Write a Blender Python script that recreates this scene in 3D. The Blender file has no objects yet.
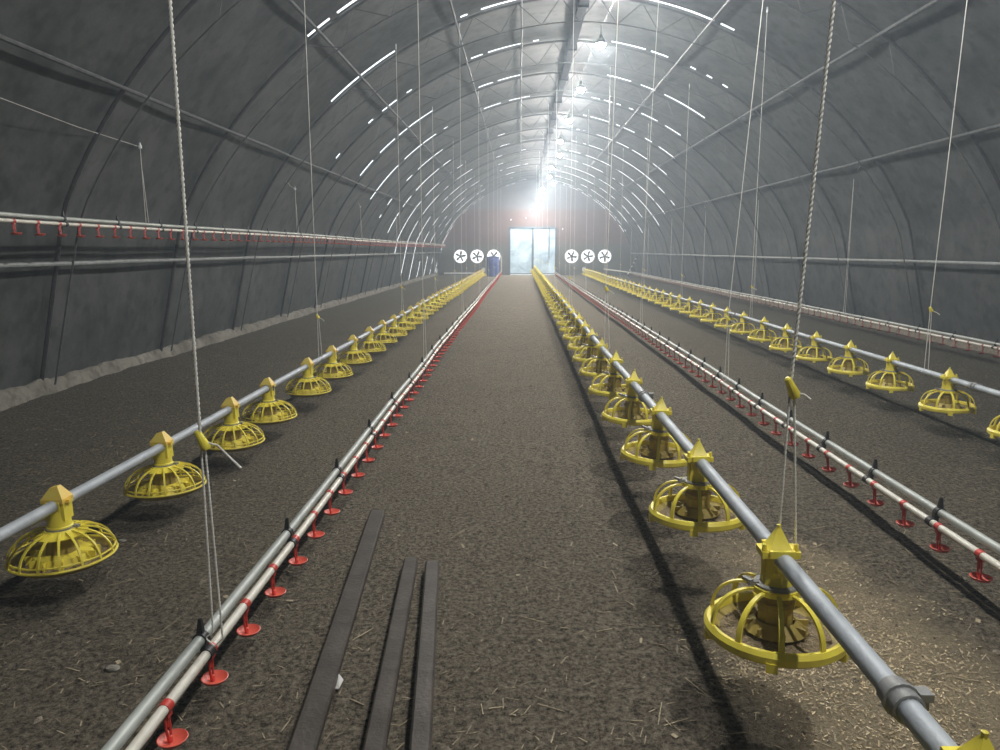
import bpy, math, random
from mathutils import Vector, Matrix, noise
random.seed(7)
C = bpy.context.scene.collection
PI = math.pi
sc = bpy.context.scene

# ------------------------------------------------------------------ camera
F = 740.0
PITCH = math.radians(9.59)
YAW = math.radians(1.53)
ZC = 1.42
cam_d = bpy.data.cameras.new('camera'); cam = bpy.data.objects.new('camera', cam_d); C.objects.link(cam)
cam_d.sensor_width = 36; cam_d.lens = F/1000*36
cam_d.clip_start = 0.05; cam_d.clip_end = 300
cam.location = (0, 0, ZC)
cam.rotation_euler = (PI/2-PITCH, 0, YAW)
sc.camera = cam
RM = Matrix.Rotation(YAW, 3, 'Z') @ Matrix.Rotation(PI/2-PITCH, 3, 'X')
def floor_at(px, py, z=0.0):
    """the place on the level z that the photograph shows at a pixel"""
    d = RM @ Vector(((px-500)/F, -(py-375)/F, -1))
    k = (z-ZC)/d.z
    return Vector((d.x*k, d.y*k, z))

# ------------------------------------------------------------------ tunnel shape
CX, HALF, APEX, EXPO = 0.9, 5.76, 5.3, 1.85
Y_END, Y_BACK = 43.0, -5.4
RIBS = [7.15+2.5*k for k in range(-4, 15)]
H_STRAIGHT = 1.8                      # below this the legs of the arches run straight
X_STRAIGHT = HALF*(1-(H_STRAIGHT/APEX)**EXPO)**(1/EXPO)
def prof(t, off=0.0):
    """t 0..PI from the left foot over the top to the right foot; off = metres inwards"""
    c, s = -math.cos(t), math.sin(t)
    x = math.copysign(abs(c)**(2/EXPO), c)*HALF; z = abs(s)**(2/EXPO)*APEX
    if z < H_STRAIGHT: x = math.copysign(X_STRAIGHT+.23*(H_STRAIGHT-z), x)
    if off:
        nx, nz = x/HALF**2, z/APEX**2
        l = math.hypot(nx, nz) or 1
        x -= nx/l*off; z -= nz/l*off
    return CX+x, z
def prof_at_height(h, side):
    if h < H_STRAIGHT: return CX+side*(X_STRAIGHT+.23*(H_STRAIGHT-h))
    x = HALF*(1-(h/APEX)**EXPO)**(1/EXPO)
    return CX+side*x
def prof_at_x(x):
    return APEX*(1-(abs(x-CX)/HALF)**EXPO)**(1/EXPO)

# ------------------------------------------------------------------ mesh helpers
class MB:
    def __init__(self): self.v = []; self.f = []
    def add(self, vs, fs):
        o = len(self.v); self.v += [tuple(p) for p in vs]; self.f += [tuple(i+o for i in q) for q in fs]; return self
    def box(self, c, s, rot=None):
        hx, hy, hz = s[0]/2, s[1]/2, s[2]/2
        vs = [Vector((x*hx, y*hy, z*hz)) for x in (-1, 1) for y in (-1, 1) for z in (-1, 1)]
        if rot: vs = [rot @ p for p in vs]
        vs = [p+Vector(c) for p in vs]
        return self.add(vs, [(0,1,3,2), (4,6,7,5), (0,4,5,1), (2,3,7,6), (0,2,6,4), (1,5,7,3)])
    def bevbox(self, c, s, b=0.004, rot=None):
        """box with chamfered long edges (runs along its local y)"""
        hx, hy, hz = s[0]/2, s[1]/2, s[2]/2
        ring = [(hx-b, -hz), (hx, -hz+b), (hx, hz-b), (hx-b, hz), (-hx+b, hz), (-hx, hz-b), (-hx, -hz+b), (-hx+b, -hz)]
        vs = [Vector((x, y, z)) for y in (-hy, hy) for x, z in ring]
        if rot: vs = [rot @ p for p in vs]
        vs = [p+Vector(c) for p in vs]
        n = 8
        fs = [(i, i+n, (i+1) % n+n, (i+1) % n) for i in range(n)]+[tuple(range(n)), tuple(range(2*n-1, n-1, -1))]
        return self.add(vs, fs)
    def tube(self, pts, r, n=8, closed=False, caps=True, flat=1.0):
        pts = [Vector(p) for p in pts]; m = len(pts)
        rr = r if isinstance(r, (list, tuple)) else [r]*m
        prev = None; vs = []
        for i, p in enumerate(pts):
            a = pts[(i-1) % m] if (closed or i > 0) else p
            b = pts[(i+1) % m] if (closed or i < m-1) else p
            t = (b-a).normalized()
            if prev is None:
                up = Vector((0, 0, 1)) if abs(t.z) < .9 else Vector((1, 0, 0))
                u = t.cross(up).normalized()
            else:
                u = (prev-t*prev.dot(t)).normalized()
            prev = u; w = u.cross(t)
            for k in range(n):
                a_ = 2*PI*k/n
                vs.append(p+u*(rr[i]*math.cos(a_))+w*(rr[i]*flat*math.sin(a_)))
        fs = []
        for i in range(m if closed else m-1):
            j = (i+1) % m
            for k in range(n):
                fs.append((i*n+k, i*n+(k+1) % n, j*n+(k+1) % n, j*n+k))
        if caps and not closed:
            fs.append(tuple(range(n-1, -1, -1))); fs.append(tuple(range((m-1)*n, m*n)))
        return self.add(vs, fs)
    def lathe(self, prof_, n=24, closed=False, cx=0, cy=0, rot=0):
        m = len(prof_); vs = []
        for r, z in prof_:
            for k in range(n):
                a = 2*PI*k/n+rot
                vs.append((cx+r*math.cos(a), cy+r*math.sin(a), z))
        fs = []
        for i in range(m if closed else m-1):
            j = (i+1) % m
            for k in range(n):
                fs.append((i*n+k, i*n+(k+1) % n, j*n+(k+1) % n, j*n+k))
        if not closed:
            if prof_[0][0] > 1e-6: fs.append(tuple(range(n-1, -1, -1)))
            if prof_[-1][0] > 1e-6: fs.append(tuple(range((m-1)*n, m*n)))
        return self.add(vs, fs)
    def ribbon(self, pts, widths, thick):
        """a flat bar bent along pts (in a vertical plane through the z axis)"""
        pts = [Vector(p) for p in pts]; m = len(pts)
        side = Vector((0, 0, 1)).cross(Vector((pts[0].x, pts[0].y, 0))).normalized()
        vs = []
        for i, p in enumerate(pts):
            t = (pts[min(i+1, m-1)]-pts[max(i-1, 0)]).normalized()
            nn = side.cross(t).normalized(); w = widths[i]/2
            for a, b in ((-1, -1), (1, -1), (1, 1), (-1, 1)):
                vs.append(p+side*(a*w)+nn*(b*thick/2))
        fs = []
        for i in range(m-1):
            for k in range(4):
                fs.append((i*4+k, i*4+(k+1) % 4, i*4+4+(k+1) % 4, i*4+4+k))
        fs += [(3, 2, 1, 0), tuple(range((m-1)*4, m*4))]
        return self.add(vs, fs)
    def build(self, name, mat, parent=None, smooth=35):
        me = bpy.data.meshes.new(name); me.from_pydata(self.v, [], self.f); me.update()
        if mat: me.materials.append(mat)
        import bmesh
        bm = bmesh.new(); bm.from_mesh(me); bmesh.ops.recalc_face_normals(bm, faces=bm.faces); bm.to_mesh(me); bm.free()
        if smooth:
            me.polygons.foreach_set('use_smooth', [True]*len(me.polygons))
            me.set_sharp_from_angle(angle=math.radians(smooth))
        o = bpy.data.objects.new(name, me); C.objects.link(o)
        if parent: o.parent = parent
        return o
def tag(o, label=None, cat=None, group=None, kind=None):
    if label: o['label'] = label
    if cat: o['category'] = cat
    if group: o['group'] = group
    if kind: o['kind'] = kind
    return o
def empty(name, loc=(0, 0, 0), label=None, cat=None, group=None):
    o = bpy.data.objects.new(name, None); C.objects.link(o); o.location = loc; o.empty_display_size = .1
    return tag(o, label, cat, group)
def copy_tree(o, parent=None):
    c = o.copy(); C.objects.link(c); c.parent = parent
    for ch in list(o.children): copy_tree(ch, c)
    return c
ONES = 'first second third fourth fifth sixth seventh eighth ninth tenth eleventh twelfth thirteenth fourteenth fifteenth sixteenth seventeenth eighteenth nineteenth'.split()
TENS = {20: ('twentieth', 'twenty'), 30: ('thirtieth', 'thirty'), 40: ('fortieth', 'forty'), 50: ('fiftieth', 'fifty')}
def nth(k):
    if k < 20: return ONES[k-1]
    t = k//10*10
    return TENS[t][0] if k == t else TENS[t][1]+'-'+ONES[k-t-1]

# ------------------------------------------------------------------ materials
def mat(name, col, rough=.6, metal=0.0, col2=None, nscale=8.0, detail=6.0, lo=.35, hi=.65, bump=0.0, bscale=40.0, spec=.5, col3=None, n3=60.0, amt3=.4, nrough=.5):
    m = bpy.data.materials.new(name); m.use_nodes = True
    nt = m.node_tree; N = nt.nodes; L = nt.links
    b = N['Principled BSDF']
    b.inputs['Roughness'].default_value = rough; b.inputs['Metallic'].default_value = metal
    b.inputs['Specular IOR Level'].default_value = spec
    b.inputs['Base Color'].default_value = (*col, 1)
    tc = N.new('ShaderNodeTexCoord')
    out = None
    if col2:
        n = N.new('ShaderNodeTexNoise'); n.inputs['Scale'].default_value = nscale; n.inputs['Detail'].default_value = detail; n.inputs['Roughness'].default_value = nrough
        L.new(tc.outputs['Object'], n.inputs['Vector'])
        r = N.new('ShaderNodeValToRGB'); r.color_ramp.elements[0].position = lo; r.color_ramp.elements[1].position = hi
        r.color_ramp.elements[0].color = (*col, 1); r.color_ramp.elements[1].color = (*col2, 1)
        L.new(n.outputs['Fac'], r.inputs['Fac']); out = r.outputs['Color']
        if col3:
            n2 = N.new('ShaderNodeTexNoise'); n2.inputs['Scale'].default_value = n3; n2.inputs['Detail'].default_value = 4
            L.new(tc.outputs['Object'], n2.inputs['Vector'])
            r2 = N.new('ShaderNodeValToRGB'); r2.color_ramp.elements[0].position = .5; r2.color_ramp.elements[1].position = .7
            r2.color_ramp.elements[0].color = (0, 0, 0, 1); r2.color_ramp.elements[1].color = (amt3, amt3, amt3, 1)
            L.new(n2.outputs['Fac'], r2.inputs['Fac'])
            mx = N.new('ShaderNodeMix'); mx.data_type = 'RGBA'
            L.new(r2.outputs['Color'], mx.inputs['Factor']); L.new(out, mx.inputs['A']); mx.inputs['B'].default_value = (*col3, 1)
            out = mx.outputs['Result']
        L.new(out, b.inputs['Base Color'])
    if bump:
        n = N.new('ShaderNodeTexNoise'); n.inputs['Scale'].default_value = bscale; n.inputs['Detail'].default_value = 6
        L.new(tc.outputs['Object'], n.inputs['Vector'])
        bp = N.new('ShaderNodeBump'); bp.inputs['Strength'].default_value = bump; bp.inputs['Distance'].default_value = .02
        L.new(n.outputs['Fac'], bp.inputs['Height']); L.new(bp.outputs['Normal'], b.inputs['Normal'])
    return m
M = {}
M['film'] = mat('dusty grey film', (.036, .041, .040), .6, 0, (.118, .124, .123), 1.6, 10, .3, .72, .4, 3.5, .22, (.022, .027, .025), 5.0, .7, .74)
M['steel'] = mat('galvanised steel', (.045, .048, .05), .45, .3, (.08, .083, .085), 20, 4, .3, .7)
M['dull_steel'] = mat('dull steel', (.07, .075, .075), .55, .2, (.12, .125, .125), 14, 4, .3, .7)
M['purlin'] = mat('dusty roof pipe', (.05, .053, .055), .7, 0, (.09, .095, .095), 12, 5)
M['side_pipe'] = mat('dusty side pipe', (.24, .26, .26), .65, 0, (.33, .35, .35), 12, 5)
M['ridge'] = mat('sooty ridge beam', (.018, .02, .023), .9, 0, (.03, .032, .036), 12, 5, spec=.1)
M['dark_steel'] = mat('dark steel', (.045, .045, .047), .5, .3, (.075, .075, .08), 14, 4)
M['pipe'] = mat('grey zinc pipe', (.36, .395, .43), .55, .15, (.48, .52, .56), 9, 5, .3, .7, .08, 60)
M['support'] = mat('pale grey tube', (.36, .39, .37), .5, .2, (.50, .53, .5), 7, 5, .3, .7)
M['white_pvc'] = mat('white water pipe', (.72, .70, .62), .35, 0, (.58, .55, .46), 12, 6, .5, .8)
M['yellow'] = mat('yellow plastic', (.90, .78, .085), .42, 0, (.76, .63, .085), 10, 6, .45, .75, 0, 40, .5)
M['yellow_cap'] = mat('amber yellow plastic', (.85, .58, .09), .45, 0, (.82, .68, .14), 16, 5, .35, .65)
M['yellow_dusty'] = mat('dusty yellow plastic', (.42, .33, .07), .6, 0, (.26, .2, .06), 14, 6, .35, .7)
M['feed'] = mat('poultry feed', (.19, .14, .08), .95, 0, (.36, .29, .18), 120, 4, .35, .65, .8, 150)
M['grey_plastic'] = mat('grey plastic', (.22, .23, .23), .5, 0, (.3, .3, .3), 20, 4)
M['red'] = mat('red plastic', (.62, .045, .03), .42, 0, (.5, .05, .035), 15, 5)
M['cup_red'] = mat('coral red plastic', (.85, .15, .10), .42, 0, (.74, .12, .08), 18, 5)
M['old_red'] = mat('faded dirty red plastic', (.22, .055, .05), .6, 0, (.30, .08, .07), 15, 5)
M['black'] = mat('black plastic', (.012, .012, .013), .5, 0, (.02, .02, .02), 20, 3)
M['rope'] = mat('white nylon rope', (.82, .82, .78), .8, 0, (.68, .67, .61), 30, 4)
M['concrete'] = mat('crumbling concrete', (.17, .16, .135), .95, 0, (.30, .285, .25), 3, 9, .3, .7, .9, 14, .2, (.08, .07, .055), 9, .6)
M['bar'] = mat('brown steel profile', (.040, .034, .029), .45, .2, (.088, .074, .062), 5, 7, .3, .7, .12, 70, .5, (.13, .115, .10), 22, .4)
M['paper'] = mat('white paper', (.75, .75, .72), .8, 0, (.6, .6, .57), 20, 4)
M['blue'] = mat('blue plastic', (.04, .075, .30), .45, 0, (.06, .10, .34), 6, 4)
M['white_paint'] = mat('white paint', (.7, .72, .74), .5, 0, (.6, .62, .63), 9, 4)
M['door_frame'] = mat('blue grey frame', (.05, .085, .12), .5, .3, (.07, .11, .15), 8, 4)
M['straw'] = mat('straw', (.44, .37, .25), .9, 0, (.25, .21, .14), 25, 3)
M['chip'] = mat('wood shavings', (.74, .62, .42), .9, 0, (.50, .39, .23), 25, 3)
M['clod'] = mat('dry litter clods', (.13, .11, .085), .95, 0, (.28, .24, .185), 18, 6, .3, .7, .6, 120)

def emit(name, col, s):
    m = bpy.data.materials.new(name); m.use_nodes = True; nt = m.node_tree; nt.nodes.clear()
    e = nt.nodes.new('ShaderNodeEmission'); e.inputs[0].default_value = (*col, 1); e.inputs[1].default_value = s
    o = nt.nodes.new('ShaderNodeOutputMaterial'); nt.links.new(e.outputs[0], o.inputs[0]); return m
LAMP = 2450.0
M['led'] = emit('lit bulb', (1.0, .985, .95), LAMP)

def floor_mat():
    m = bpy.data.materials.new('trampled litter floor'); m.use_nodes = True
    nt = m.node_tree; N = nt.nodes; L = nt.links; b = N['Principled BSDF']
    b.inputs['Roughness'].default_value = .95; b.inputs['Specular IOR Level'].default_value = .15
    tc = N.new('ShaderNodeTexCoord')
    def noise_(s, d=8, rough=.6):
        n = N.new('ShaderNodeTexNoise'); n.inputs['Scale'].default_value = s; n.inputs['Detail'].default_value = d; n.inputs['Roughness'].default_value = rough
        L.new(tc.outputs['Object'], n.inputs['Vector']); return n
    def ramp(src, p0, c0, p1, c1):
        r = N.new('ShaderNodeValToRGB'); r.color_ramp.elements[0].position = p0; r.color_ramp.elements[1].position = p1
        r.color_ramp.elements[0].color = (*c0, 1); r.color_ramp.elements[1].color = (*c1, 1); L.new(src, r.inputs['Fac']); return r
    def mix(fac, a, bcol):
        mx = N.new('ShaderNodeMix'); mx.data_type = 'RGBA'
        if hasattr(fac, 'is_output'): L.new(fac, mx.inputs['Factor'])
        else: mx.inputs['Factor'].default_value = fac
        for s, v in (('A', a), ('B', bcol)):
            if hasattr(v, 'is_output'): L.new(v, mx.inputs[s])
            else: mx.inputs[s].default_value = (*v, 1)
        return mx.outputs['Result']
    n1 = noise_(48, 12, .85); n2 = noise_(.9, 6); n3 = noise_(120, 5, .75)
    side_tone = ramp(n1.outputs['Fac'], .41, (.026, .023, .015), .61, (.275, .25, .185))  # darker litter tone, for the sides of the floor
    dry = ramp(n1.outputs['Fac'], .41, (.045, .037, .026), .61, (.56, .48, .365))  # paler litter tone, for the middle of the floor
    # the trampled litter is paler along the middle and darker towards the walls
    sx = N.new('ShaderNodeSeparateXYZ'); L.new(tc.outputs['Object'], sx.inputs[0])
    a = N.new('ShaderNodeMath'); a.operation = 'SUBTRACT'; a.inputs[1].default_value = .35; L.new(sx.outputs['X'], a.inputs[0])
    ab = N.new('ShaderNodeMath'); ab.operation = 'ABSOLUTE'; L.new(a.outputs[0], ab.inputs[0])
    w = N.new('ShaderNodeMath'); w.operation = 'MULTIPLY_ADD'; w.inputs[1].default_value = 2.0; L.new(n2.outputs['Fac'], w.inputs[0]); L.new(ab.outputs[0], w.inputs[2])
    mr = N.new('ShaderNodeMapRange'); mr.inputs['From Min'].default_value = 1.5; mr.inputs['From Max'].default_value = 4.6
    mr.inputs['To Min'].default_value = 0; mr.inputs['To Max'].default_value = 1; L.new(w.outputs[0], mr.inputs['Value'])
    col = mix(mr.outputs[0], dry.outputs['Color'], side_tone.outputs['Color'])
    fl = ramp(n3.outputs['Fac'], .6, (0, 0, 0), .72, (.7, .7, .7))
    col = mix(fl.outputs['Color'], col, (.40, .34, .25))
    # spilled wood shavings under the middle feed pipe
    g = N.new('ShaderNodeVectorMath'); g.operation = 'SUBTRACT'; g.inputs[1].default_value = (SPILL[0], SPILL[1], 0); L.new(tc.outputs['Object'], g.inputs[0])
    g2 = N.new('ShaderNodeVectorMath'); g2.operation = 'MULTIPLY'; g2.inputs[1].default_value = (1/SPILL[2], 1/SPILL[3], 0); L.new(g.outputs[0], g2.inputs[0])
    ln = N.new('ShaderNodeVectorMath'); ln.operation = 'LENGTH'; L.new(g2.outputs[0], ln.inputs[0])
    n4 = noise_(3.5, 8, .65)
    s2 = N.new('ShaderNodeMath'); s2.operation = 'MULTIPLY_ADD'; s2.inputs[1].default_value = 1.3; L.new(n4.outputs['Fac'], s2.inputs[0]); L.new(ln.outputs['Value'], s2.inputs[2])
    mm = N.new('ShaderNodeMapRange'); mm.inputs['From Min'].default_value = 1.2; mm.inputs['From Max'].default_value = 1.8
    mm.inputs['To Min'].default_value = 1; mm.inputs['To Max'].default_value = 0; L.new(s2.outputs[0], mm.inputs['Value'])
    shav = ramp(n3.outputs['Fac'], .32, (.24, .185, .11), .62, (.80, .67, .46))
    col = mix(mm.outputs[0], col, shav.outputs['Color'])
    L.new(col, b.inputs['Base Color'])
    add = N.new('ShaderNodeMath'); add.operation = 'MULTIPLY_ADD'; add.inputs[1].default_value = .6
    L.new(n3.outputs['Fac'], add.inputs[0]); L.new(n1.outputs['Fac'], add.inputs[2])
    bp = N.new('ShaderNodeBump'); bp.inputs['Strength'].default_value = .9; bp.inputs['Distance'].default_value = .06
    L.new(add.outputs[0], bp.inputs['Height']); L.new(bp.outputs['Normal'], b.inputs['Normal'])
    return m
HAZE = .012
def dusty_air(m, only):
    nt = m.node_tree; o = [q for q in nt.nodes if q.type == 'OUTPUT_MATERIAL'][0]
    if only: nt.nodes.remove(nt.nodes['Principled BSDF'])
    v = nt.nodes.new('ShaderNodeVolumeScatter'); v.inputs['Color'].default_value = (.72, .86, 1, 1)
    v.inputs['Density'].default_value = HAZE; v.inputs['Anisotropy'].default_value = .3
    nt.links.new(v.outputs[0], o.inputs['Volume'])
dusty_air(M['film'], False)
M['air'] = bpy.data.materials.new('dusty air'); M['air'].use_nodes = True; dusty_air(M['air'], True)
SPILL = (1.20, 2.30, .50, 1.2)   # centre and half axes of the spilled shavings
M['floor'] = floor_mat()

def end_wall_mat():
    m = bpy.data.materials.new('end wall sheeting'); m.use_nodes = True
    nt = m.node_tree; N = nt.nodes; L = nt.links; b = N['Principled BSDF']; b.inputs['Roughness'].default_value = .7
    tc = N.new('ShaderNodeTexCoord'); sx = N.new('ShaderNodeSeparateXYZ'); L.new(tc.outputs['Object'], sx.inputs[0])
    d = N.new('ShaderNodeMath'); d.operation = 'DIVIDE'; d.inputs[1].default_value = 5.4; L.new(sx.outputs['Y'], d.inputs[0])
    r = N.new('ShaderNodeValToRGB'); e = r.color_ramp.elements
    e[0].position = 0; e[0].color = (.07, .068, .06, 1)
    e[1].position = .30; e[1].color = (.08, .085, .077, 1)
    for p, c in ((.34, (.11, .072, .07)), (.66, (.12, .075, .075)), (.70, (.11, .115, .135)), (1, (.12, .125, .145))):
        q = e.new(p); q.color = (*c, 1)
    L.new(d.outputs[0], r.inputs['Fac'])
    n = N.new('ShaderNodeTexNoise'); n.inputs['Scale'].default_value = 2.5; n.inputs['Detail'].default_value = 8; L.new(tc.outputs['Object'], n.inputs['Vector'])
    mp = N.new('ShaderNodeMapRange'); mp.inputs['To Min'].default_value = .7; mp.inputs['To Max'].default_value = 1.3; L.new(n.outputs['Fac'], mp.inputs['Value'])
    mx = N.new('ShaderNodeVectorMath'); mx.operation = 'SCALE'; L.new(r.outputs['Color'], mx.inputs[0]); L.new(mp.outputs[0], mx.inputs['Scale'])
    L.new(mx.outputs[0], b.inputs['Base Color'])
    return m
M['end_wall'] = end_wall_mat()
def door_mat():
    m = bpy.data.materials.new('translucent door film'); m.use_nodes = True
    nt = m.node_tree; N = nt.nodes; L = nt.links; N.clear()
    o = N.new('ShaderNodeOutputMaterial'); mx = N.new('ShaderNodeMixShader'); d = N.new('ShaderNodeBsdfDiffuse'); t = N.new('ShaderNodeBsdfTranslucent')
    tc = N.new('ShaderNodeTexCoord'); n = N.new('ShaderNodeTexNoise'); n.inputs['Scale'].default_value = 1.6; n.inputs['Detail'].default_value = 5; n.inputs['Distortion'].default_value = .8
    L.new(tc.outputs['Object'], n.inputs['Vector'])
    r = N.new('ShaderNodeValToRGB'); r.color_ramp.elements[0].position = .3; r.color_ramp.elements[1].position = .7
    r.color_ramp.elements[0].color = (.22, .32, .40, 1); r.color_ramp.elements[1].color = (.60, .74, .84, 1)
    L.new(n.outputs['Fac'], r.inputs['Fac']); L.new(r.outputs['Color'], d.inputs['Color']); L.new(r.outputs['Color'], t.inputs['Color'])
    mx.inputs[0].default_value = .25; L.new(d.outputs[0], mx.inputs[1]); L.new(t.outputs[0], mx.inputs[2]); L.new(mx.outputs[0], o.inputs['Surface'])
    return m
M['door_film'] = door_mat()

# ------------------------------------------------------------------ world: an overcast day outside
w = bpy.data.worlds.new('World'); sc.world = w; w.use_nodes = True
w.node_tree.nodes['Background'].inputs[0].default_value = (.86, .93, 1, 1)
w.node_tree.nodes['Background'].inputs[1].default_value = 2.4

# ------------------------------------------------------------------ floor
def fh(x, y):
    h = .018*noise.noise((x*.7, y*.7, 3.1))+.010*noise.noise((x*2.6, y*2.6, 1.7))
    h += .008*noise.noise((x*8, y*8, 5.2))+.005*noise.noise((x*21, y*21, 9.9))
    return h*min(1, max(.15, 1.2-y/40))
mb = MB()
ys = []; y = Y_BACK
while y < Y_END+.3:
    ys.append(y)
    y += .25 if y < .4 else max(.028, (y-1)*.011)
ys.append(Y_END+.3)
xs = [-5.1+i*(12/250) for i in range(251)]
nx = len(xs)
vs = [(x, y, fh(x, y)) for y in ys for x in xs]
fs = [(j*nx+i, j*nx+i+1, (j+1)*nx+i+1, (j+1)*nx+i) for j in range(len(ys)-1) for i in range(nx-1)]
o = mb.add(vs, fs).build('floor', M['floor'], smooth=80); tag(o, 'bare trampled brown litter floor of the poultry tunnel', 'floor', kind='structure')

# scattered straw, clods and shavings
def flake(mb, x, y, l, wd, th, ang, tilt):
    z = fh(x, y)+.004
    R = Matrix.Rotation(ang, 3, 'Z') @ Matrix.Rotation(tilt, 3, 'X')
    mb.box((x, y, z), (wd, l, th), R)
rs = random.Random(3)
mb = MB()
for i in range(12000):
    y = 1.2+11*rs.random()**1.8; x = rs.uniform(-4.2, 5.4)
    flake(mb, x, y, rs.uniform(.012, .05), rs.uniform(.0015, .004), .0015, rs.uniform(0, PI), rs.uniform(-.3, .3))
for i in range(420):
    y = 1.2+7*rs.random()**1.7; x = rs.uniform(-3.2, 3.6)
    if rs.random() < .5: flake(mb, x, y, rs.uniform(.012, .03), rs.uniform(.008, .02), .002, rs.uniform(0, PI), rs.uniform(-.5, .5))
    else: flake(mb, x, y, rs.uniform(.05, .11), rs.uniform(.003, .005), .003, rs.uniform(0, PI), rs.uniform(-.15, .15))
tag(mb.build('straw_litter', M['straw'], smooth=0), 'short dry straw bits strewn all over the litter floor', 'straw', kind='stuff')
mb = MB()
for i in range(9000):
    y = 1.2+10*rs.random()**1.9; x = rs.uniform(-4.4, 6)
    r = rs.uniform(.003, .010) if rs.random() < .95 else rs.uniform(.010, .024)
    z = fh(x, y)
    vs = []
    for a, b, c in ((1,0,0), (-1,0,0), (0,1,0), (0,-1,0), (0,0,1), (0,0,-1)):
        k = r*rs.uniform(.7, 1.25); vs.append((x+a*k, y+b*k, z+c*k*.6+.002))
    mb.add(vs, [(0,2,4), (2,1,4), (1,3,4), (3,0,4), (2,0,5), (1,2,5), (3,1,5), (0,3,5)])
tag(mb.build('litter_clods', M['clod'], smooth=0), 'small dry clods of litter crumbled over the floor', 'litter', kind='stuff')
mb = MB()
for i in range(24000):
    a = rs.uniform(0, 2*PI); q = math.sqrt(rs.random())*1.3
    x = SPILL[0]+math.cos(a)*q*SPILL[2]; y = SPILL[1]+math.sin(a)*q*SPILL[3]
    dens = 1.15-q+.9*noise.noise((x*2.2, y*2.2, .3))+.5*noise.noise((x*7, y*7, 4.3))
    if rs.random() > dens*1.1+.05: continue
    l = rs.uniform(.003, .010) if rs.random() < .9 else rs.uniform(.010, .022)
    flake(mb, x, y, l, rs.uniform(.002, .005), .001, rs.uniform(0, PI), rs.uniform(-.6, .6))
tag(mb.build('wood_shavings', M['chip'], smooth=0), 'pale wood shavings spilled on the floor beside the near end of the middle feed pipe', 'wood shavings', kind='stuff')

# ------------------------------------------------------------------ film tunnel
mb = MB()
NT = 160
rows = []
for a, b in zip([Y_BACK]+RIBS, RIBS+[Y_END]):
    L_ = b-a-.058-.0022*max(0, b)
    for k in range(9): rows.append((a+L_*k/8, k/8, 0 if k < 8 else 1))
    rows.append((b-.022, 1, 0))
rows.append((Y_END, 0, 0))
vs = []
for y, f, g in rows:
    for i in range(NT+1):
        t = PI*i/NT
        off = -.035*math.sin(PI*f)*(math.sin(t)**.4)+.02*noise.noise((math.cos(t)*4, math.sin(t)*4, y*.9))*math.sin(PI*f)
        x, z = prof(t, off)
        wv = .016*noise.noise((x*2.3, z*2.3, y)) if g else 0
        vs.append((x, y+wv, z))
# daylight shows through where the sheets part along the arches
def parted(x, y):
    n1 = noise.noise((x*1.6, y*3.7, 2.2)); n2 = noise.noise((x*4.5, y*5.1, 8.1))
    far = min(1, max(0, (y-9)/22))
    if y < 8.6: return False
    if -2.6-1.75*far-.5*min(1, max(0, (y-9.6)/3)) < x < -1.95+.25*n1: return n2 > -.16
    if -.95 < x < .35: return n1 > -.02 and n2 > -.15 and y > 11
    if 1.75+.3*n1 < x < 3.2+2.6*far+.4*n1 and y > 11: return n2 > -.16
    return False
n = NT+1
fs = [(j*n+i, j*n+i+1, (j+1)*n+i+1, (j+1)*n+i) for j in range(len(rows)-1) for i in range(NT)]
# the skin goes on under the floor, and the dusty air it holds ends in two open faces just outside the end walls
nb = len(vs)
for j in range(len(rows)):
    for i in (0, NT): vs.append((vs[j*n+i][0], vs[j*n+i][1], -.25))
m_ = len(rows)
for j in range(m_-1):
    fs += [(j*n, (j+1)*n, nb+2*(j+1), nb+2*j), (j*n+NT, nb+2*j+1, nb+2*j+3, (j+1)*n+NT), (nb+2*j, nb+2*j+2, nb+2*j+3, nb+2*j+1)]
gap_faces = set(j*NT+i for j in range(len(rows)-1) if rows[j][2] for i in range(NT) if parted((vs[j*n+i][0]+vs[j*n+i+1][0])/2, vs[j*n+i][1]))
fs += [tuple([nb]+list(range(NT+1))+[nb+1]), tuple([nb+2*m_-2]+[(m_-1)*n+i for i in range(NT+1)]+[nb+2*m_-1])]
vs = [(x, y if Y_BACK < y < Y_END else (Y_BACK-.06 if y <= Y_BACK else Y_END+.06), z) for x, y, z in vs]
o = mb.add(vs, fs).build('ceiling', M['film'], smooth=80)
o.data.materials.append(M['air'])
for p_ in o.data.polygons:
    if len(p_.vertices) > 10 or p_.index in gap_faces: p_.material_index = 1
tag(o, 'dusty dark grey film skin of the arched tunnel', 'tunnel film', kind='structure')

def flat_shape(name, splines, depth, m, y, bevel=0):
    cu = bpy.data.curves.new(name, 'CURVE'); cu.dimensions = '2D'; cu.fill_mode = 'BOTH'; cu.extrude = depth/2
    for pts in splines:
        s = cu.splines.new('POLY'); s.points.add(len(pts)-1); s.use_cyclic_u = True
        for p, q in zip(s.points, pts): p.co = (q[0], q[1], 0, 1)
    ob = bpy.data.objects.new(name+'_outline', cu); C.objects.link(ob)
    dg = bpy.context.evaluated_depsgraph_get()
    me = bpy.data.meshes.new_from_object(ob.evaluated_get(dg)); me.name = name
    bpy.data.objects.remove(ob); me.materials.clear(); me.materials.append(m)
    r = bpy.data.objects.new(name, me); C.objects.link(r)
    r.rotation_euler = (PI/2, 0, 0); r.location = (0, y, 0)
    return r
def circ(cx, cz, r, n=28): return [(cx+r*math.cos(2*PI*k/n), cz+r*math.sin(2*PI*k/n)) for k in range(n)]
DX0, DX1, DH = -.63, 2.07, 2.72
arch = [prof(PI*i/60) for i in range(61)]
FANX = [-3.42, -2.47, -1.51, 2.95, 3.88, 4.84]; FANH, FANR = 1.06, .37
outline = arch[::-1]+[(-4.8, 0), (DX0, 0), (DX0, DH), (DX1, DH), (DX1, 0), (6.6, 0)]
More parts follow.
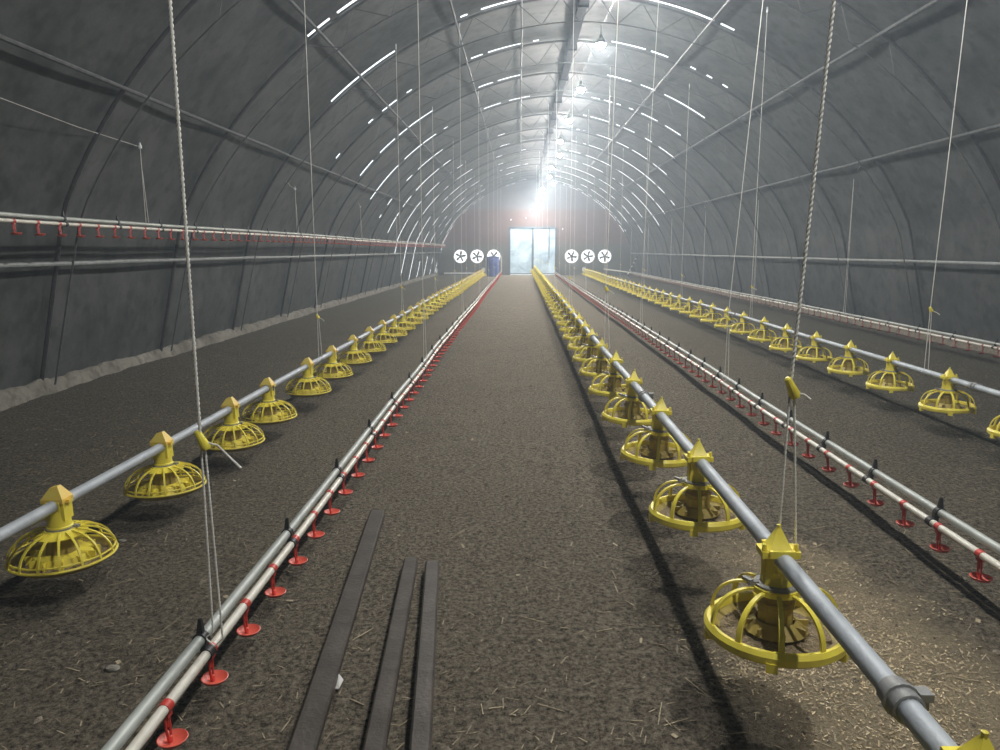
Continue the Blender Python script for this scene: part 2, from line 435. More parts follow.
outline = [p for i, p in enumerate(outline) if math.dist(p, outline[i-1]) > 1e-4]
holes = [circ(x, FANH, FANR) for x in FANX]
holes += [circ(x, h, r, 8) for x, h, r in ((-.52, 3.12, .045), (.34, 3.2, .03), (2.42, 2.6, .03))]
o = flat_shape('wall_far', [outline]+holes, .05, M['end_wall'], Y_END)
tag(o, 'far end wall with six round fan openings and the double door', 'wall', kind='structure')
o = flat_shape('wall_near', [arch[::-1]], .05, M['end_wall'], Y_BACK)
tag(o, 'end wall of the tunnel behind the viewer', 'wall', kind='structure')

# concrete sills along the film
def sill(name, side, label):
    mb = MB(); vs = []
    x0 = CX+side*HALF; yy = Y_BACK+.1; ring = 6
    rows = []
    while yy < Y_END-.05: rows.append(yy); yy += .07
    for y in rows:
        a = .05*noise.noise((y*1.3, side, .5)); b = .05*noise.noise((y*2.9, side, 7.5)); c = .03*noise.noise((y*6, side, 2.5))+.022*noise.noise((y*15, side, 4.5))
        wd = .13+.6*a+.6*b; ht = .125+.4*b+c*.7
        for px, pz in ((.06, -.05), (.06, ht*1.05), (-.06, ht), (-wd*.75, ht*.92+c), (-wd-.6*c, ht*.5), (-wd-.03+c, -.05)):
            vs.append((x0+side*px, y, pz))
    fs = []
    for j in range(len(rows)-1):
        for k in range(ring-1): fs.append((j*ring+k, j*ring+k+1, (j+1)*ring+k+1, (j+1)*ring+k))
    fs += [tuple(range(ring)), tuple(range((len(rows)-1)*ring, len(rows)*ring))]
    o = mb.add(vs, fs).build(name, M['concrete'] if side < 0 else M['clod'], smooth=60); tag(o, label, 'concrete sill', kind='structure')
sill('baseboard_left', -1, 'crumbling concrete sill along the foot of the left film wall')
sill('baseboard_right', 1, 'low dirty sill along the foot of the right film wall')
mb = MB(); mb.bevbox(((-4.2+DX0)/2-1.0, Y_END-.08, .10), (.1, 1.9, .09), .01, Matrix.Rotation(PI/2, 3, 'Z'))
tag(mb.build('baseboard_far', M['white_paint']), 'white strip along the foot of the far wall left of the fans', 'baseboard', kind='structure')

# ------------------------------------------------------------------ arch ribs
def arc_pts(y, off0, off1, t0=0, t1=PI, n=64):
    r = []
    for i in range(n+1):
        t = t0+(t1-t0)*i/n
        x, z = prof(t, off0+(off1-off0)*math.sin(t)**2)
        r.append((x, y, max(z, .02)))
    return r
def rib_proto():
    root = empty('arch_rib')
    MB().tube(arc_pts(0, .04, .04), .022, 8).build('outer_chord', M['steel'], root)
    MB().tube(arc_pts(0, .18, .42, .025, PI-.025), .010, 6).build('inner_chord', M['dull_steel'], root)
    mb = MB(); k = 0
    nseg = 46
    for i in range(nseg):
        ta = .10+(PI-.2)*i/nseg; tb = .10+(PI-.2)*(i+1)/nseg
        oa, ob_ = (.05, .20+.22*math.sin(tb)**2) if i % 2 == 0 else (.20+.22*math.sin(ta)**2, .05)
        if .8 < (ta+tb)/2 < PI-.8:
            a = prof(ta, oa); b = prof(tb, ob_)
            mb.tube([(a[0], 0, a[1]), (b[0], 0, b[1])], .006, 5)
    mb.build('lattice_bars', M['dull_steel'], root)
    return root
rp = rib_proto()
vis = 0
for i, y in enumerate(RIBS):
    r = rp if i == 0 else copy_tree(rp)
    r.location = (0, y, 0)
    if y > 6: vis += 1; lab = 'curved galvanised lattice arch under the film, %s in view from the viewer' % nth(vis)
    elif y > 4: lab = 'curved galvanised lattice arch just ahead of the viewer, cut by the picture edges'
    else: lab = 'curved galvanised lattice arch beside or behind the viewer, %s from the near wall' % nth(i+1)
    tag(r, lab, 'arch rib', 'lattice arches carrying the film')

def purlin(x, h, r, m, label, name='roof_purlin', kinks=.012):
    pts = []
    y = Y_BACK+.15
    while y < Y_END-.1:
        pts.append((x+kinks*noise.noise((y*.4, x, 1)), y, h+kinks*noise.noise((y*.5, h, 4)))); y += 1.25
    root = empty(name, (x, Y_BACK, h), label, 'pipe', 'long pipes tying the arches together')
    o = MB().tube([(p[0]-x, p[1]-Y_BACK, p[2]-h) for p in pts], r, 8).build('tube', m, root)
    return root
def purlin_t(px, py):
    d = RM @ Vector(((px-500)/F, -(py-375)/F, -1)); k = 1.0
    while k < 60:
        x, z = d.x*k, ZC+d.z*k
        if abs((x-CX)/(HALF-.06))**EXPO+max(0, z/(APEX-.06))**EXPO > 1: break
        k += .02
    return math.atan2((max(0, z)/APEX)**(EXPO/2), -math.copysign(abs((x-CX)/HALF)**(EXPO/2), x-CX))
PUR = [((0, 35), (385, 195), .021, 'long grey roof pipe low on the left slope of the film'),
       ((292, 0), (416, 137), .021, 'long grey roof pipe higher on the left slope of the film'),
       ((450.8, 0), (493, 156), .017, 'thin roof pipe left of the ridge, second from the ridge beam'),
       ((522.8, 0), (520, 168), .017, 'thin roof pipe immediately left of the ridge beam'),
       ((730, 0), (700, 33), .017, 'thin roof pipe on the right of the bulbs, nearest to them'),
       ((939, 0), (700, 140), .024, 'long grey roof pipe halfway up the right slope of the film'),
       ((1000, 125), (700, 203), .024, 'long grey roof pipe low on the right slope of the film')]
for p0, p1, r, lab in PUR:
    t = .65*purlin_t(*p0)+.35*purlin_t(*p1)
    x, z = prof(t, .062)
    purlin(x, z, r, M['purlin'] if r > .02 else M['dark_steel'], lab)
purlin(prof_at_height(1.29, -1)+.12, 1.29, .022, M['side_pipe'], 'grey side pipe along the left film wall at chest height', 'side_pipe')
purlin(prof_at_height(1.24, 1)-.12, 1.24, .022, M['side_pipe'], 'grey side pipe along the right film wall at chest height', 'side_pipe')
root = empty('ridge_beam', (CX+.05, Y_BACK, APEX-.13), 'dark beam running under the ridge of the tunnel roof', 'beam')
mb = MB(); mb.bevbox((0, (Y_END-Y_BACK)/2, 0), (.15, Y_END-Y_BACK-.3, .08), .01); mb.build('beam', M['ridge'], root)
mb = MB()
for y in RIBS: mb.box((0, y-Y_BACK+.09, -.0), (.2, .05, .13))
mb.build('bracket', M['ridge'], root)

# ------------------------------------------------------------------ LED bulbs along the ridge
LAMPS = []
for (px, py), d in zip(((601,43), (581,88), (569,119), (560,140), (559.6,154), (551,167), (549.4,176), (552,183), (542.5,188), (541.5,193), (539,198), (534,209)),
                       (12.5, 15.4, 18.3, 21.2, 24.1, 27, 29.9, 32.8, 35.2, 37.4, 39.3, 40.6)):
    v = RM @ Vector(((px-500)/F*d, -(py-375)/F*d, -d))
    LAMPS.append((v.x, v.y, v.z+ZC))
NEARL = [(1.42, 9.2, 4.80), (1.40, 5.0, 4.80), (1.40, .7, 4.80)]
def lamp_proto():
    root = empty('led_bulb')
    mb = MB(); mb.lathe([(.0, -.09), (.03, -.084), (.056, -.066), (.068, -.035), (.066, -.014), (.0, -.012)], 12)
    mb.build('bulb_globe', M['led'], root, smooth=60)
    mb = MB(); mb.lathe([(.0, -.010), (.066, -.012), (.098, -.018), (.100, -.012), (.066, .045), (.036, .075), (.036, .12), (.02, .14), (.006, .15), (.006, .26)], 12); mb.build('skirted_socket', M['grey_plastic'], root)  # its flared skirt is added to keep lamplight off the roof above
    return root
lp = lamp_proto()
allL = sorted(NEARL, key=lambda p: p[1])+LAMPS
k = 0
for i, p in enumerate(allL):
    o = lp if i == 0 else copy_tree(lp)
    o.location = p
    if i < len(NEARL):
        lab = 'lit white bulb hanging overhead outside the picture, %s from the near wall' % nth(i+1)
    else:
        k += 1
        lab = 'lit white bulb hanging below the ridge, %s in view from the viewer' % nth(k) if k < 12 else 'lit white bulb above the double door, lowest of the row'
    tag(o, lab, 'light bulb', 'bare lit bulbs along the ridge')
pts = []
for a, b in zip(allL[:-1], allL[1:]):
    for q in range(6):
        f = q/6; pts.append((a[0]+(b[0]-a[0])*f, a[1]+(b[1]-a[1])*f, a[2]+.26+(b[2]-a[2])*f-.05*math.sin(PI*f)))
tag(MB().tube(pts, .006, 5).build('lamp_cable', M['black']), 'thin black cable slung along the ridge joining the bulbs', 'cable')

# ------------------------------------------------------------------ pan feeders
def feeder_thick():
    """open grill of ten thick bars, heavy rolled rim"""
    root = empty('pan_feeder')
    R = .184
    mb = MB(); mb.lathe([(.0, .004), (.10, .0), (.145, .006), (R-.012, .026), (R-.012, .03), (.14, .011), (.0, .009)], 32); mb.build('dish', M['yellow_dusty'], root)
    mb = MB(); pr = [(R+.004+.011*math.cos(a), .034+.017*math.sin(a)) for a in [2*PI*q/10 for q in range(10)]]
    mb.lathe([(R-.010, .02), (R+.004, .014), (R+.012, .022), (R+.013, .040), (R+.004, .052), (R-.006, .052), (R-.010, .046)], 40, closed=True)
    for q in range(5):
        a = 2*PI*(q+.5)/5
        mb.box(((R+.004)*math.cos(a), (R+.004)*math.sin(a), .012), (.02, .03, .026), Matrix.Rotation(a, 3, 'Z'))
    mb.build('rim', M['yellow'], root)
    mb = MB()
    for q in range(10):
        a = 2*PI*q/10+.12; pts = []; ws = []
        for s in range(9):
            t = s/8*PI/2
            r = .058+(R-.002-.058)*math.cos(t)**.85 if s < 8 else .056
            z = .045+(.155-.045)*math.sin(t)**.9
            pts.append((r*math.cos(a), r*math.sin(a), z)); ws.append(.016-.005*s/8)
        mb.ribbon(pts, ws, .007)
    mb.lathe([(.052, .146), (.068, .146), (.068, .163), (.052, .163)], 24, closed=True)
    mb.build('grill', M['yellow'], root)
    mb = MB(); mb.lathe([(.046, .163), (.062, .163), (.062, .170), (.046, .172)], 20, closed=True)
    mb.box((-.066, .0, .168), (.03, .02, .012)); mb.box((-.08, .006, .174), (.012, .034, .01), Matrix.Rotation(.5, 3, 'Z'))
    mb.build('latch_ring', M['grey_plastic'], root)
    mb = MB(); mb.lathe([(.05, .02), (.05, .10), (.054, .104), (.054, .118), (.048, .122), (.044, .165)], 8); mb.lathe([(.05, .045), (.085, .03), (.09, .034), (.055, .062)], 16, closed=True)
    for q in range(8):
        a = 2*PI*q/8; mb.box((.07*math.cos(a), .07*math.sin(a), .048), (.045, .006, .018), Matrix.Rotation(a, 3, 'Z'))
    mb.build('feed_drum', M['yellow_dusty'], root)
    mb = MB(); mb.lathe([(.0, .03), (.05, .028), (.10, .02), (.155, .018), (.158, .014), (.0, .006)], 28); mb.build('feed', M['feed'], root)
    mb = MB(); mb.lathe([(.047, .168), (.043, .20), (.040, .226), (.040, .262)], 6, rot=PI/6)
    for s in (-1, 1):
        mb.box((s*.040, 0, .215), (.006, .02, .08)); mb.box((0, s*.041, .236), (.022, .006, .05)); mb.box((s*.044, 0, .262), (.016, .07, .018))
    mb.build('neck', M['yellow'], root)
    mb = MB(); mb.lathe([(.046, .264), (.048, .272), (.042, .276), (.012, .324), (.007, .331), (.0, .333)], 4, rot=PI/4)
    for s in (-1, 1): mb.box((0, s*.041, .268), (.068, .012, .020)); mb.lathe([(.0, .27), (.008, .272), (.006, .29), (.0, .293)], 8, cx=s*.043, cy=-.02)
    mb.lathe([(.0, .325), (.006, .328), (.006, .34), (.0, .343)], 8)
    mb.build('cap', M['yellow'], root, smooth=25)
    return root
def feeder_fine():
    """domed grill of sixteen thin bars over a thin double rim, round neck"""
    root = empty('pan_feeder')
    R = .20
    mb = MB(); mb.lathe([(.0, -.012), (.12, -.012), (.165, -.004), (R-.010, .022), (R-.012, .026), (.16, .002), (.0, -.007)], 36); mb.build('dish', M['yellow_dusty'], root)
    mb = MB()
    mb.tube([(R*math.cos(2*PI*q/44), R*math.sin(2*PI*q/44), .026) for q in range(44)], .0058, 6, closed=True)
    mb.tube([((R-.004)*math.cos(2*PI*q/44), (R-.004)*math.sin(2*PI*q/44), .046) for q in range(44)], .0042, 6, closed=True)
    mb.build('rim', M['yellow'], root)
    mb = MB()
    for q in range(16):
        a = 2*PI*q/16+.1; pts = []; ws = []
        for s in range(9):
            t = s/8*PI/2
            r = .056+(R-.056)*math.cos(t)**.95 if s < 8 else .052
            z = .026+(.138-.026)*math.sin(t)**.95
            pts.append((r*math.cos(a), r*math.sin(a), z)); ws.append(.0085)
        mb.ribbon(pts, ws, .006)
    mb.lathe([(.048, .128), (.100, .118), (.102, .122), (.066, .136), (.06, .143), (.048, .143)], 32, closed=True)
    mb.build('grill', M['yellow'], root)
    mb = MB(); mb.lathe([(.042, .142), (.054, .142), (.054, .149), (.042, .150)], 20, closed=True); mb.box((.056, .014, .147), (.03, .02, .010))
    mb.build('latch_ring', M['grey_plastic'], root)
    mb = MB(); mb.lathe([(.0, .006), (.118, .0), (.122, .006), (.108, .040), (.07, .046), (.0, .046)], 16)
    for q in range(12):
        a = 2*PI*q/12; mb.box((.112*math.cos(a), .112*math.sin(a), .026), (.05, .007, .034), Matrix.Rotation(a, 3, 'Z'))
    mb.build('feed_cone', M['yellow'], root)
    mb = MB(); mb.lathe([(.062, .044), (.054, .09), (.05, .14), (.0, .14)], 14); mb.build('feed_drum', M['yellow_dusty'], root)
    mb = MB(); mb.lathe([(.0, .012), (.12, .010), (.165, .008), (.172, .012), (.165, .002), (.0, -.005)], 28); mb.build('feed', M['feed'], root)
    mb = MB(); mb.lathe([(.050, .148), (.050, .154), (.046, .158), (.041, .21), (.040, .262), (.0, .262)], 18)
    for s in (-1, 1): mb.box((s*.036, 0, .225), (.014, .06, .08)); mb.box((0, s*.036, .25), (.06, .01, .03))
    mb.build('neck', M['yellow'], root)
    mb = MB()
    # house-shaped cap with a slanted top
    vs = [(-.045, -.038, .258), (.045, -.038, .258), (.045, .038, .258), (-.045, .038, .258), (-.045, -.038, .275), (.045, -.038, .275), (.045, .038, .275), (-.045, .038, .275), (-.018, -.012, .318), (.014, -.012, .326), (.014, .012, .326), (-.018, .012, .318)]
    mb.add(vs, [(0,3,2,1), (0,1,5,4), (1,2,6,5), (2,3,7,6), (3,0,4,7), (4,5,9,8), (5,6,10,9), (6,7,11,10), (7,4,8,11), (8,9,10,11)])
    for s in (-1, 1): mb.box((s*.05, 0, .262), (.016, .03, .012))
    mb.build('cap', M['yellow_cap'], root, smooth=25)
    return root
PIPE_UP = .247    # pipe axis above the feeder's base
Y_FEND = 38.6
XL, XC, XR = -1.90, .736, 3.33
HL, HC, HR = .393, .565, .425
def wob(y, k): return .018*noise.noise((y*.16, k, .7))+.006*noise.noise((y*.5, k, 3.7))
def line_x(x, y, k): return x+1.2*wob(y, k)*(min(1, y/6))
def line_h(h, y, k):
    rise = .095*min(1, max(0, (y-3.2)/5.5)) if k == 11 else 0    # the left drinker line hangs lowest at its near end
    return h+wob(y, k+5)*(min(1, y/6))+rise
def feed_line(x, h, proto, first_ys, k, side, kindtext):
    ys = list(first_ys)
    while ys[-1]+.9 < Y_FEND-.25: ys.append(ys[-1]+.9+random.uniform(-.03, .03))
    root = empty('feed_pipe', (x, 0, h), 'long grey feed pipe on the %s, carrying the %s' % (side, kindtext), 'feed pipe', 'feed pipes')
    pts = []; y = -2.5
    while y < Y_FEND+.01: pts.append((line_x(x, y, k)-x, y, line_h(h, y, k)-h)); y += .5
    MB().tube(pts, .0245, 14).build('tube', M['pipe'], root)
    for yc in [q for q in (1.32, 4.3) + tuple(7.35+3*i for i in range(11))] if side == 'middle' else [2.4+3.04*i for i in range(12)]:
        cx_, cz_ = line_x(x, yc, k)-x, line_h(h, yc, k)-h
        mb = MB()
        n_ = 16; R_ = Matrix.Rotation(PI/2, 3, 'X')
        prof_ = [(.026, -.035), (.031, -.034), (.031, -.006), (.036, -.005), (.036, .005), (.031, .006), (.031, .034), (.026, .035)]
        vs = [R_ @ Vector((r*math.cos(2*PI*i/n_), r*math.sin(2*PI*i/n_), z)) for r, z in prof_ for i in range(n_)]
        vs = [(v.x+cx_, v.y+yc, v.z+cz_) for v in vs]
        fs = [(i*n_+j, i*n_+(j+1) % n_, (i+1)*n_+(j+1) % n_, (i+1)*n_+j) for i in range(len(prof_)-1) for j in range(n_)]
        mb.add(vs, fs); mb.box((cx_+.042, yc, cz_+.012), (.026, .03, .016)); mb.box((cx_+.046, yc, cz_-.004), (.012, .012, .03))
        mb.build('coupling', M['grey_plastic'], root)
    used = False
    for i, y in enumerate(ys):
        o = copy_tree(proto); o.location = (line_x(x, y, k), y, line_h(h, y, k)-PIPE_UP)
        o.rotation_euler = (math.radians(random.uniform(-1.5, 1.5)), math.radians(random.uniform(-2, 2)), random.uniform(-.08, .08))
        tag(o, 'yellow pan feeder, %s from the viewer on the %s feed pipe' % (nth(i+1), side), 'pan feeder', 'yellow pan feeders on the %s feed pipe' % side)
    return ys
def del_tree(o):
    for c in list(o.children): del_tree(c)
    bpy.data.objects.remove(o)
def y_on(px, py, x):
    d = RM @ Vector(((px-500)/F, -(py-375)/F, -1)); return d.y*x/d.x
pf = feeder_fine(); pt = feeder_thick()
left_ys = [y_on(px, py, XL) for px, py in ((56, 485.5), (161.3, 433.2), (229.9, 399.6), (267.5, 380.4), (307.2, 361.2), (331.5, 348.9), (352.5, 338.8), (368.5, 330), (381.6, 322), (392.5, 315.6))]
mid_ys = [y_on(px, py, XC) for px, py in ((973.6, 737.6), (781.6, 530.8), (700.8, 445.4), (660, 401.5), (633.9, 373.2), (615.7, 352.4))]
right_ys = [y_on(px, py, XR) for px, py in ((948.8, 372.9), (891.5, 356.9), (849.5, 344.6), (815.5, 336), (786.9, 328.5), (763.2, 322.4), (742.9, 317.6), (726.9, 313), (712.3, 309.6))]
right_ys = [right_ys[0]-.88]+right_ys
feed_line(XL, HL, pf, left_ys, 1, 'left', 'fine-grilled yellow pans')
feed_line(XC, HC, pt, mid_ys, 2, 'middle', 'heavy-rimmed yellow pans nearest the viewer')
feed_line(XR, HR, pt, right_ys, 3, 'right', 'yellow pans by the right wall')
del_tree(pf); del_tree(pt)

# drive units at the far ends of the side feed pipes
def drive(x, h, label):
    root = empty('drive_unit', (x, Y_FEND+.1, h), label, 'drive motor', 'feed pipe drive units')
    mb = MB(); mb.bevbox((0, .1, .0), (.16, .22, .2), .02); mb.build('gearbox', M['white_paint'], root)
    mb = MB(); mb.tube([(0, .21, .02), (0, .42, .02)], .075, 14); mb.tube([(0, .42, .02), (0, .46, .02)], .06, 14); mb.build('motor', M['white_paint'], root)
    mb = MB(); mb.box((0, .30, .12), (.1, .09, .06)); mb.build('terminal_box', M['grey_plastic'], root)
drive(line_x(XL, Y_FEND, 1), line_h(HL, Y_FEND, 1), 'white motor at the far end of the left feed pipe')
drive(line_x(XR, Y_FEND, 3), line_h(HR, Y_FEND, 3), 'white motor at the far end of the right feed pipe')

# ------------------------------------------------------------------ drinker lines
def drinker_meshes():
    a = MB()
    a.tube([(0, -.015, 0), (0, .015, 0)], .0182, 12)
    a.box((.0, 0, -.022), (.022, .026, .012))
    for s in (-1, 1): a.tube([(0, s*.010, -.022), (.002, s*.012, -.06), (.006, s*.006, -.104)], [.0042, .0036, .004], 6)
    a.tube([(0, 0, -.026), (0, 0, -.06)], .006, 8)
    h = a.build('drinker', M['red'])
    c = MB(); c.lathe([(.0, -.112), (.02, -.112), (.034, -.106), (.042, -.094), (.040, -.093), (.031, -.102), (.018, -.107), (.0, -.107)], 18, cx=.012)
    c.lathe([(.0, -.106), (.006, -.105), (.005, -.088), (.0, -.086)], 8, cx=.008)
    cup = c.build('drip_cup', M['cup_red'])
    cup.parent = h
    return h
def clip_mesh(sx=-.018, sz=.047):
    a = MB()
    a.tube([(0, -.016, 0), (0, .016, 0)], .021, 12)
    a.tube([(sx, -.014, sz), (sx, .014, sz)], .0235, 12)
    a.box((sx/2, 0, sz/2), (.018, .024, .05))
    vs = [(-.010, -.010, .08), (.010, -.010, .08), (.010, .010, .08), (-.010, .010, .08), (-.004, -.005, .128), (.006, -.005, .128), (.006, .005, .128), (-.004, .005, .128)]
    vs = [(p[0]+sx, p[1], p[2]-.06+sz) for p in vs]
    a.add(vs, [(0,3,2,1), (4,5,6,7), (0,1,5,4), (1,2,6,5), (2,3,7,6), (3,0,4,7)])
    return a.build('hanger_clip', M['black'])
dm = drinker_meshes(); cm = clip_mesh(); cm2 = clip_mesh(.035, .045)
dm2 = drinker_meshes(); dm2.data.materials[0] = M['old_red']; dm2.children[0].data.materials[0] = M['old_red']
def drinker_line(x, h, y0, yend, k, clip_y, clip_step, label, riser=True, flip=1, ystart=-2.0, sx=-.018, sz=.047):
    root = empty('drinker_line', (x, 0, h), label, 'drinker line', 'drinker lines')
    P = lambda y, dz=0: (line_x(x, y, k)-x, y, line_h(h, y, k)-h+dz)
    ysx = []; y = ystart
    while y < yend: ysx.append(y); y += .5
    ysx.append(yend)
    MB().tube([P(y) for y in ysx], .016, 12).build('water_pipe', M['white_pvc'], root)
    MB().tube([(P(y)[0]+sx, y, P(y)[2]+sz) for y in ysx], .0185, 12).build('support_tube', M['support'], root)
    yy = []; y = y0
    while y > ystart+.2: y -= .3
    while y < yend-.1:
        yy.append(y); y += .3
    inview = [v for v in yy if v > 1.2]
    rest = inview[100:]
    for y in inview[:100]:
        src = dm2 if flip < 0 else dm
        d = src.copy(); C.objects.link(d); d.parent = root; d.location = P(y)
        for c in src.children:
            e = c.copy(); C.objects.link(e); e.parent = d
        d.rotation_euler = (0, random.uniform(-.06, .06), 0 if flip > 0 else PI)
    if rest:
        mb = MB()
        for y in rest:
            p = P(y)
            mb.tube([(p[0], p[1]-.018, p[2]), (p[0], p[1]+.018, p[2])], .0185, 8)
            mb.tube([(p[0], p[1], p[2]-.02), (p[0]+.006, p[1], p[2]-.104)], .005, 5)
            mb.lathe([(.0, p[2]-.112), (.02, p[2]-.112), (.042, p[2]-.094), (.031, p[2]-.1), (.0, p[2]-.107)], 8, cx=p[0]+.012, cy=p[1])
        tag(mb.build('far_drinkers', M['old_red' if flip < 0 else 'red'], root), kind='stuff')
    y = clip_y
    while y-clip_step > 1.0: y -= clip_step
    n_ = 0
    while y < yend-.2:
        c = (cm2 if sx > 0 else cm).copy(); C.objects.link(c); c.parent = root; c.location = P(y); y += clip_step
    if riser:
        p = P(yend)
        if flip < 0: MB().tube([p, (p[0]-.1, yend+.5, p[2]+.02), (p[0]-1.1, yend+2.4, p[2]+.12)], .03, 8).build('supply_pipe', M['white_pvc'], root)
        else: MB().tube([p, (p[0], yend+.12, p[2]+.05), (p[0], yend+.2, p[2]+.3), (p[0], yend+.22, p[2]+.85)], .016, 8).build('riser_hose', M['white_pvc'], root)
    return root
XNL, XNR, XFR, XRL = -.975, 1.86, 5.84, -4.04
HN = .215
PX = lambda px, py, h: floor_at(px, py, h)
drinker_line(XNL, HN-.045, PX(213, 678, HN-.145).y, 39.5, 11, PX(203, 630, HN+.03).y, .88, 'lowered drinker line with red cups, between the left and middle feed pipes')
drinker_line(XNR, HN, PX(977, 577, HN-.1).y, 40.0, 12, PX(931, 508, HN+.06).y, .62, 'lowered drinker line with red cups, between the middle and right feed pipes', sx=.035, sz=.045)
drinker_line(XFR, HN+.02, 8.8, 40.0, 13, 9.2, .9, 'drinker line along the foot of the right film wall', flip=-1, sx=.03, sz=.045)
drinker_line(XRL, 1.655, 6.8, 40.5, 14, 6.6, .9, 'drinker line hoisted to head height along the left film wall', riser=False, ystart=2)
for q in (dm, dm2, cm, cm2): del_tree(q)

# ------------------------------------------------------------------ suspension ropes
def twisted(mb, a, b, r, pitch):
    a = Vector(a); b = Vector(b); L_ = (b-a).length; n_ = int(L_/pitch*8)
    t = (b-a).normalized(); u = t.cross(Vector((0, 1, 0))).normalized(); v = t.cross(u)
    for s in (0, PI):
        pts = []
        for i in range(n_+1):
            q = i/n_; an = 2*PI*q*L_/pitch+s
            pts.append(a+(b-a)*q+u*(r*.55*math.cos(an))+v*(r*.55*math.sin(an)))
        mb.tube(pts, r*.62, 5)
def rope(x, y, hpipe, hclip, label, group, near=False, gap=.03, clip='yellow', pulley=False, side=1, rt=.0032, lean=0.0):
    top = prof_at_x(x)-.07
    root = empty('suspension_rope', (x, y, hpipe), label, 'rope', group)
    zt = top-hpipe; zc = hclip-hpipe
    mb = MB()
    if near: twisted(mb, (0, 0, zc), (lean, 0, zt), .0048, .03)
    else: mb.tube([(0, 0, zc), (lean, 0, zt)], rt, 6)
    mb.build('cord', M['rope'], root)
    mb = MB()
    for s in (0, 1):
        a = (0 if s == 0 else .012*side, 0, zc-.02); b = (-.1*gap if s == 0 else gap*side, 0, .02)
        if near: twisted(mb, a, b, .0034, .024)
        else: mb.tube([a, b], rt*.85, 6)
    mb.tube([(gap*side if False else -.003, 0, .02), (-.028, 0, .0), (0, 0, -.027), (.028, 0, .0), (gap*side, 0, .02)], rt*.9, 6)
    mb.build('loop', M['rope'], root)
    L_ = .065 if near else .045
    mb = MB(); R_ = Matrix.Rotation(-.45*side, 3, 'Y')
    prf = [(.0, -.5), (.012, -.48), (.016, -.3), (.012, .1), (.010, .42), (.005, .5), (.0, .5)]
    n_ = 10; vs = [R_ @ Vector((r*math.cos(2*PI*i/n_), r*math.sin(2*PI*i/n_), z*L_)) for r, z in prf for i in range(n_)]
    vs = [v+Vector((.004, 0, zc-.005)) for v in vs]
    mb.add(vs, [(i*n_+j, i*n_+(j+1) % n_, (i+1)*n_+(j+1) % n_, (i+1)*n_+j) for i in range(len(prf)-1) for j in range(n_)])
    mb.build('adjuster', M['yellow'] if clip == 'yellow' else M['rope'], root)
    tl = (.4 if gap > .04 else 1.0) if near else .55
    mb = MB(); mb.tube([(.012*side, 0, zc-.01), (.05*side*tl, 0, zc-.02), (.09*side*tl, -.01, zc-.055*tl), (.125*side*tl, -.02, zc-.085*tl)], [.003, .003, .003, .004], 6)
    mb.build('rope_tail', M['rope'], root)
    if pulley:
        mb = MB(); mb.tube([(-.006, 0, zt+.0), (.006, 0, zt+.0)], .02, 12); mb.box((0, 0, zt+.03), (.016, .012, .05)); mb.build('pulley', M['white_paint'], root)
    return root
def ropes(x, h, ylist, where, k, near0=False, hcl=.93, leans={}, **kw):
    for i, y in enumerate(ylist):
        hh = line_h(h, y, k)
        xx = line_x(x, y, k)
        rope(xx+(.012 if k == 2 else .028 if k == 11 else 0), y, hh, hcl+random.uniform(-.05, .05) if not (near0 and i == 0) else hcl, 'white rope hanging from the roof to the %s, %s from the viewer' % (where, nth(i+1)), 'ropes holding up the %s' % where, near=(near0 and i == 0), lean=leans.get(i, 0), pulley=(i > 0), **kw)
ropes(XNL, HN+.01, [2.12]+[7.2+5.0*i for i in range(7)], 'left lowered drinker line', 11, True, .865, gap=.026)
ropes(XL, HL, [6.9+4.9*i for i in range(7)], 'left feed pipe', 1, False, .80)
ropes(XC, HC, [2.03]+[6.45+4.8*i for i in range(7)], 'middle feed pipe', 2, True, 1.05, gap=.045, leans={0: .19, 1: .08})
ropes(XNR, HN+.06, [6.65+4.8*i for i in range(7)], 'right lowered drinker line', 12, False, .85, leans={0: .25, 1: .12})
ropes(XR, HR, [6.12+4.7*i for i in range(7)], 'right feed pipe', 3, False, .93, leans={0: .08})
# lines by the walls: a cord over a white pulley, fed from a pull wire along the roof pipe
def wall_rope(x, y, hp, top, label, group, wire):
    root = empty('pulley_rope', (x, y, hp), label, 'rope', group)
    zt = top-hp
    mb = MB(); mb.tube([(0, 0, .0), (0, 0, zt)], .0035, 6); mb.tube([(.03, 0, .0), (.004, 0, zt-.25)], .003, 6); mb.build('cord', M['rope'], root)
    mb = MB(); mb.lathe([(.0, -.02), (.018, -.018), (.02, 0), (.018, .018), (.0, .02)], 10)
    mb.v = [(v[0], v[1], v[2]+zt) for v in mb.v]; mb.box((0, 0, zt+.028), (.012, .02, .03)); mb.build('pulley', M['white_paint'], root)
    mb = MB(); mb.tube([(0, 0, zt), (.10 if x < CX else -.10, -wire*.5, zt+.0), (.22 if x < CX else -.22, -wire, zt+.03)], .0025, 5); mb.build('pull_wire', M['rope'], root)
    a = prof_at_x(x)-.03-hp
    mb = MB(); mb.tube([(0, 0, zt+.04), (-.05 if x < CX else .05, 0, a)], .002, 4); mb.build('hook_wire', M['dull_steel'], root)
for i in range(6):
    y = 8.05+5.5*i
    wall_rope(XRL, y, 1.70, 2.5, 'double cord with pulley holding the hoisted left drinker line, %s from the viewer' % nth(i+1), 'pulley cords of the hoisted drinker line', 2.6 if i == 0 else 1.2)
for i in range(6):
    y = 13.4+5.2*i
    wall_rope(XFR-.05, y, HN+.08, 2.75-.02*i, 'cord with pulley holding the right wall drinker line, %s from the viewer' % nth(i+1), 'pulley cords of the right wall drinker line', .7)

